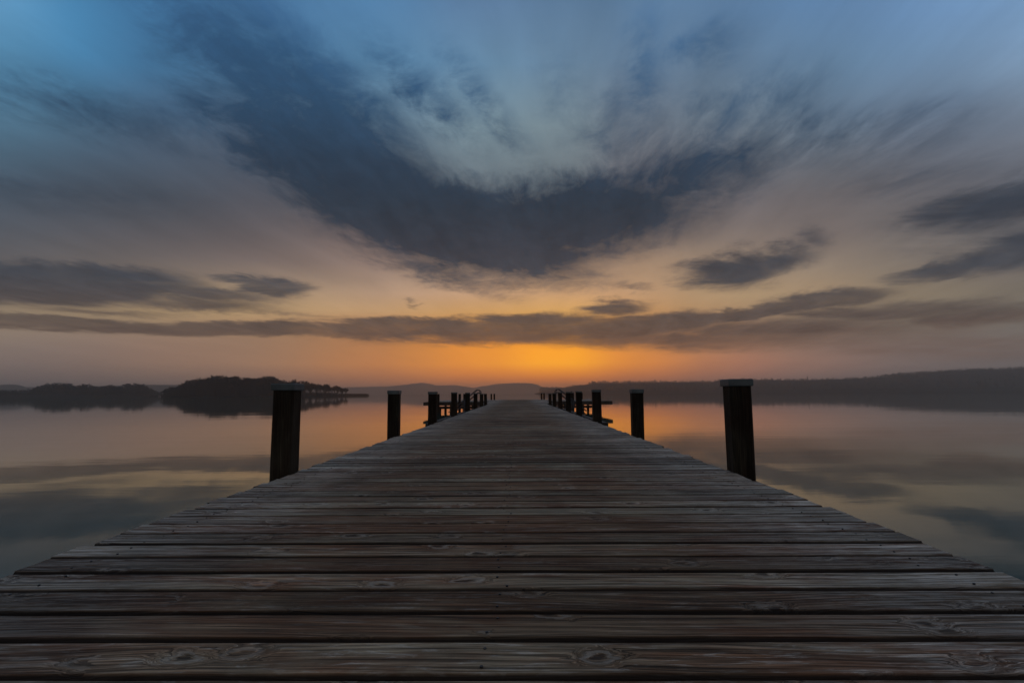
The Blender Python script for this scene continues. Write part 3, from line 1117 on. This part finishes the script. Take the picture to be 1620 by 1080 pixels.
GP = 'square timber posts along both edges of the pier'
ordn = ['nearest', 'second', 'third', 'fourth', 'fifth', 'sixth', 'seventh', 'eighth']
for side, arr in ((-1, POSTS_L), (1, POSTS_R)):
    for i, D in enumerate(arr):
        w = .150 if i != 2 else .165
        xc = (XL - w / 2 - .004) if side < 0 else (XR + w / 2 + .004)
        top = DECK_Z + (.637, .607, .602, .60, .60, .585, .565, .565)[i]
        if side > 0: top = DECK_Z + (.645, .600, .625, .605, .60, .60, .575, .56)[i]
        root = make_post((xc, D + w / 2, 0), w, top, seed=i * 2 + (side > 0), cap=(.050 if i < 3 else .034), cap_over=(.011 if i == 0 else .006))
        sn_ = 'left' if side < 0 else 'right'
        if i == 0:
            lab = 'large dark timber post with pale metal cap at the near %s edge of the pier' % sn_
        elif i == 1:
            lab = 'square dark capped post, second from the viewer on the %s edge of the pier' % sn_
        elif i == 2:
            lab = 'dark post where the outer waling begins, third on the %s edge of the pier' % sn_
        else:
            lab = 'small dark post in the %s row, %s from the viewer' % (sn_, ordn[i])
        tag(root, lab, 'post', GP)

GH = 'posts standing on the T-shaped pier head'
head = [(-5.75, 37.3 - .55, .17, .575, 'thin dark post on the pier head just right of the third left post'),
        (-4.22, 36.72, .17, .575, 'dark post of the pier head seen between the fourth and fifth left posts'),
        (-4.00, 38.0, .17, .575, 'dark post close behind another on the left arm of the pier head'),
        (-2.55, 47.95, .15, .565, 'left one of the pair of posts at the far left of the pier end'),
        (-2.27, 47.95, .15, .565, 'right one of the pair of posts at the far left of the pier end'),
        (2.12, 47.95, .15, .60, 'left one of the pair of posts at the far right of the pier end'),
        (2.36, 47.95, .15, .60, 'right one of the pair of posts at the far right of the pier end'),
        (3.75, 36.72, .18, .60, 'dark post before the right arm of the pier head, left of its close neighbour'),
        (4.0, 38.1, .18, .60, 'dark post close behind another on the right arm of the pier head'),
        (5.85, 47.95, .19, .60, 'lone thin post at the back of the right arm of the pier head')]
for i, (x, y, w, h, lab) in enumerate(head):
    root = make_post((x, y, 0), w, DECK_Z + h, seed=50 + i, cap=.03, cap_over=.004)
    tag(root, lab, 'post', GH)
    if i == 7:
        b = MB(); b.tube([(.03, 0, DECK_Z + h + .001), (.03, 0, DECK_Z + h + .12)], .03, 8)
        b.build('cap_knob', M_STEEL, root)

# ------------------------------------------------------------------ bathing stairs with bent pipe rails
def stairs(side, lab):
    x0 = -2.14 if side < 0 else 2.04
    yc = 29.2 if side < 0 else 28.95
    root = empty('bathing_stairs', (x0, yc, DECK_Z))
    s = side
    hw = .45

    def P_(dx, y, z): return (s * dx, y, z)
    for yy in (-hw, hw):
        for off in (0.0, .11):
            pts = [P_(.02, yy, -.02), P_(.02, yy, .62 - off)]
            for k in range(7):
                a_ = math.pi * k / 7 * .72
                rr = .16 - off * .5
                pts.append(P_(.02 + rr * (1 - math.cos(a_)), yy, .62 - off + rr * math.sin(a_)))
            ex, ez = pts[-1][0] * s, pts[-1][2]
            pts.append(P_(ex + .65, yy, ez - .52))
            pts.append(P_(ex + 1.55, yy, ez - 1.24))
            b = MB(); b.tube(pts, .020, 8)
            b.build('handrail', M_STEEL, root, True)
        b = MB()
        b.rings([[P_(.0, yy - .03, -.05), P_(.0, yy + .03, -.05), P_(.0, yy + .03, -.25), P_(.0, yy - .03, -.25)],
                 [P_(1.75, yy - .03, -1.40), P_(1.75, yy + .03, -1.40), P_(1.75, yy + .03, -1.60), P_(1.75, yy - .03, -1.60)]])
        b.build('stringer', M_BEAM, root)
        b = MB(); b.tube([P_(.98, yy, -.9), P_(.98, yy, .16)], .02, 8)
        b.build('rail_post', M_STEEL, root, True)
    for k in range(6):
        b = MB()
        dx = .14 + k * .26
        z = -.10 - k * .205
        xa, xb = sorted((s * dx, s * (dx + .22)))
        b.box(xa, xb, -hw + .035, hw - .035, z - .035, z, .004)
        b.build('tread', M_BEAM, root)
    tag(root, lab, 'stairs', 'bathing stairs at the pier head')
    return root


stairs(-1, 'wooden bathing stairs with bent pipe handrails down the left side of the pier head')
stairs(1, 'wooden bathing stairs with bent pipe handrails down the right side of the pier head')

# ------------------------------------------------------------------ haze
m = bpy.data.materials.new('haze')
m.use_nodes = True
m.node_tree.nodes.clear()
pv = m.node_tree.nodes.new('ShaderNodeVolumePrincipled')
pv.inputs['Color'].default_value = (0.95, 0.85, 0.79, 1)
pv.inputs['Density'].default_value = 0.00029
pv.inputs['Anisotropy'].default_value = 0.74
mo = m.node_tree.nodes.new('ShaderNodeOutputMaterial')
m.node_tree.links.new(pv.outputs[0], mo.inputs['Volume'])
b = MB()
b.box(-6600, 6600, -700, 6500, -3, 110)
hz = b.build('haze', m)
tag(hz, kind='stuff')
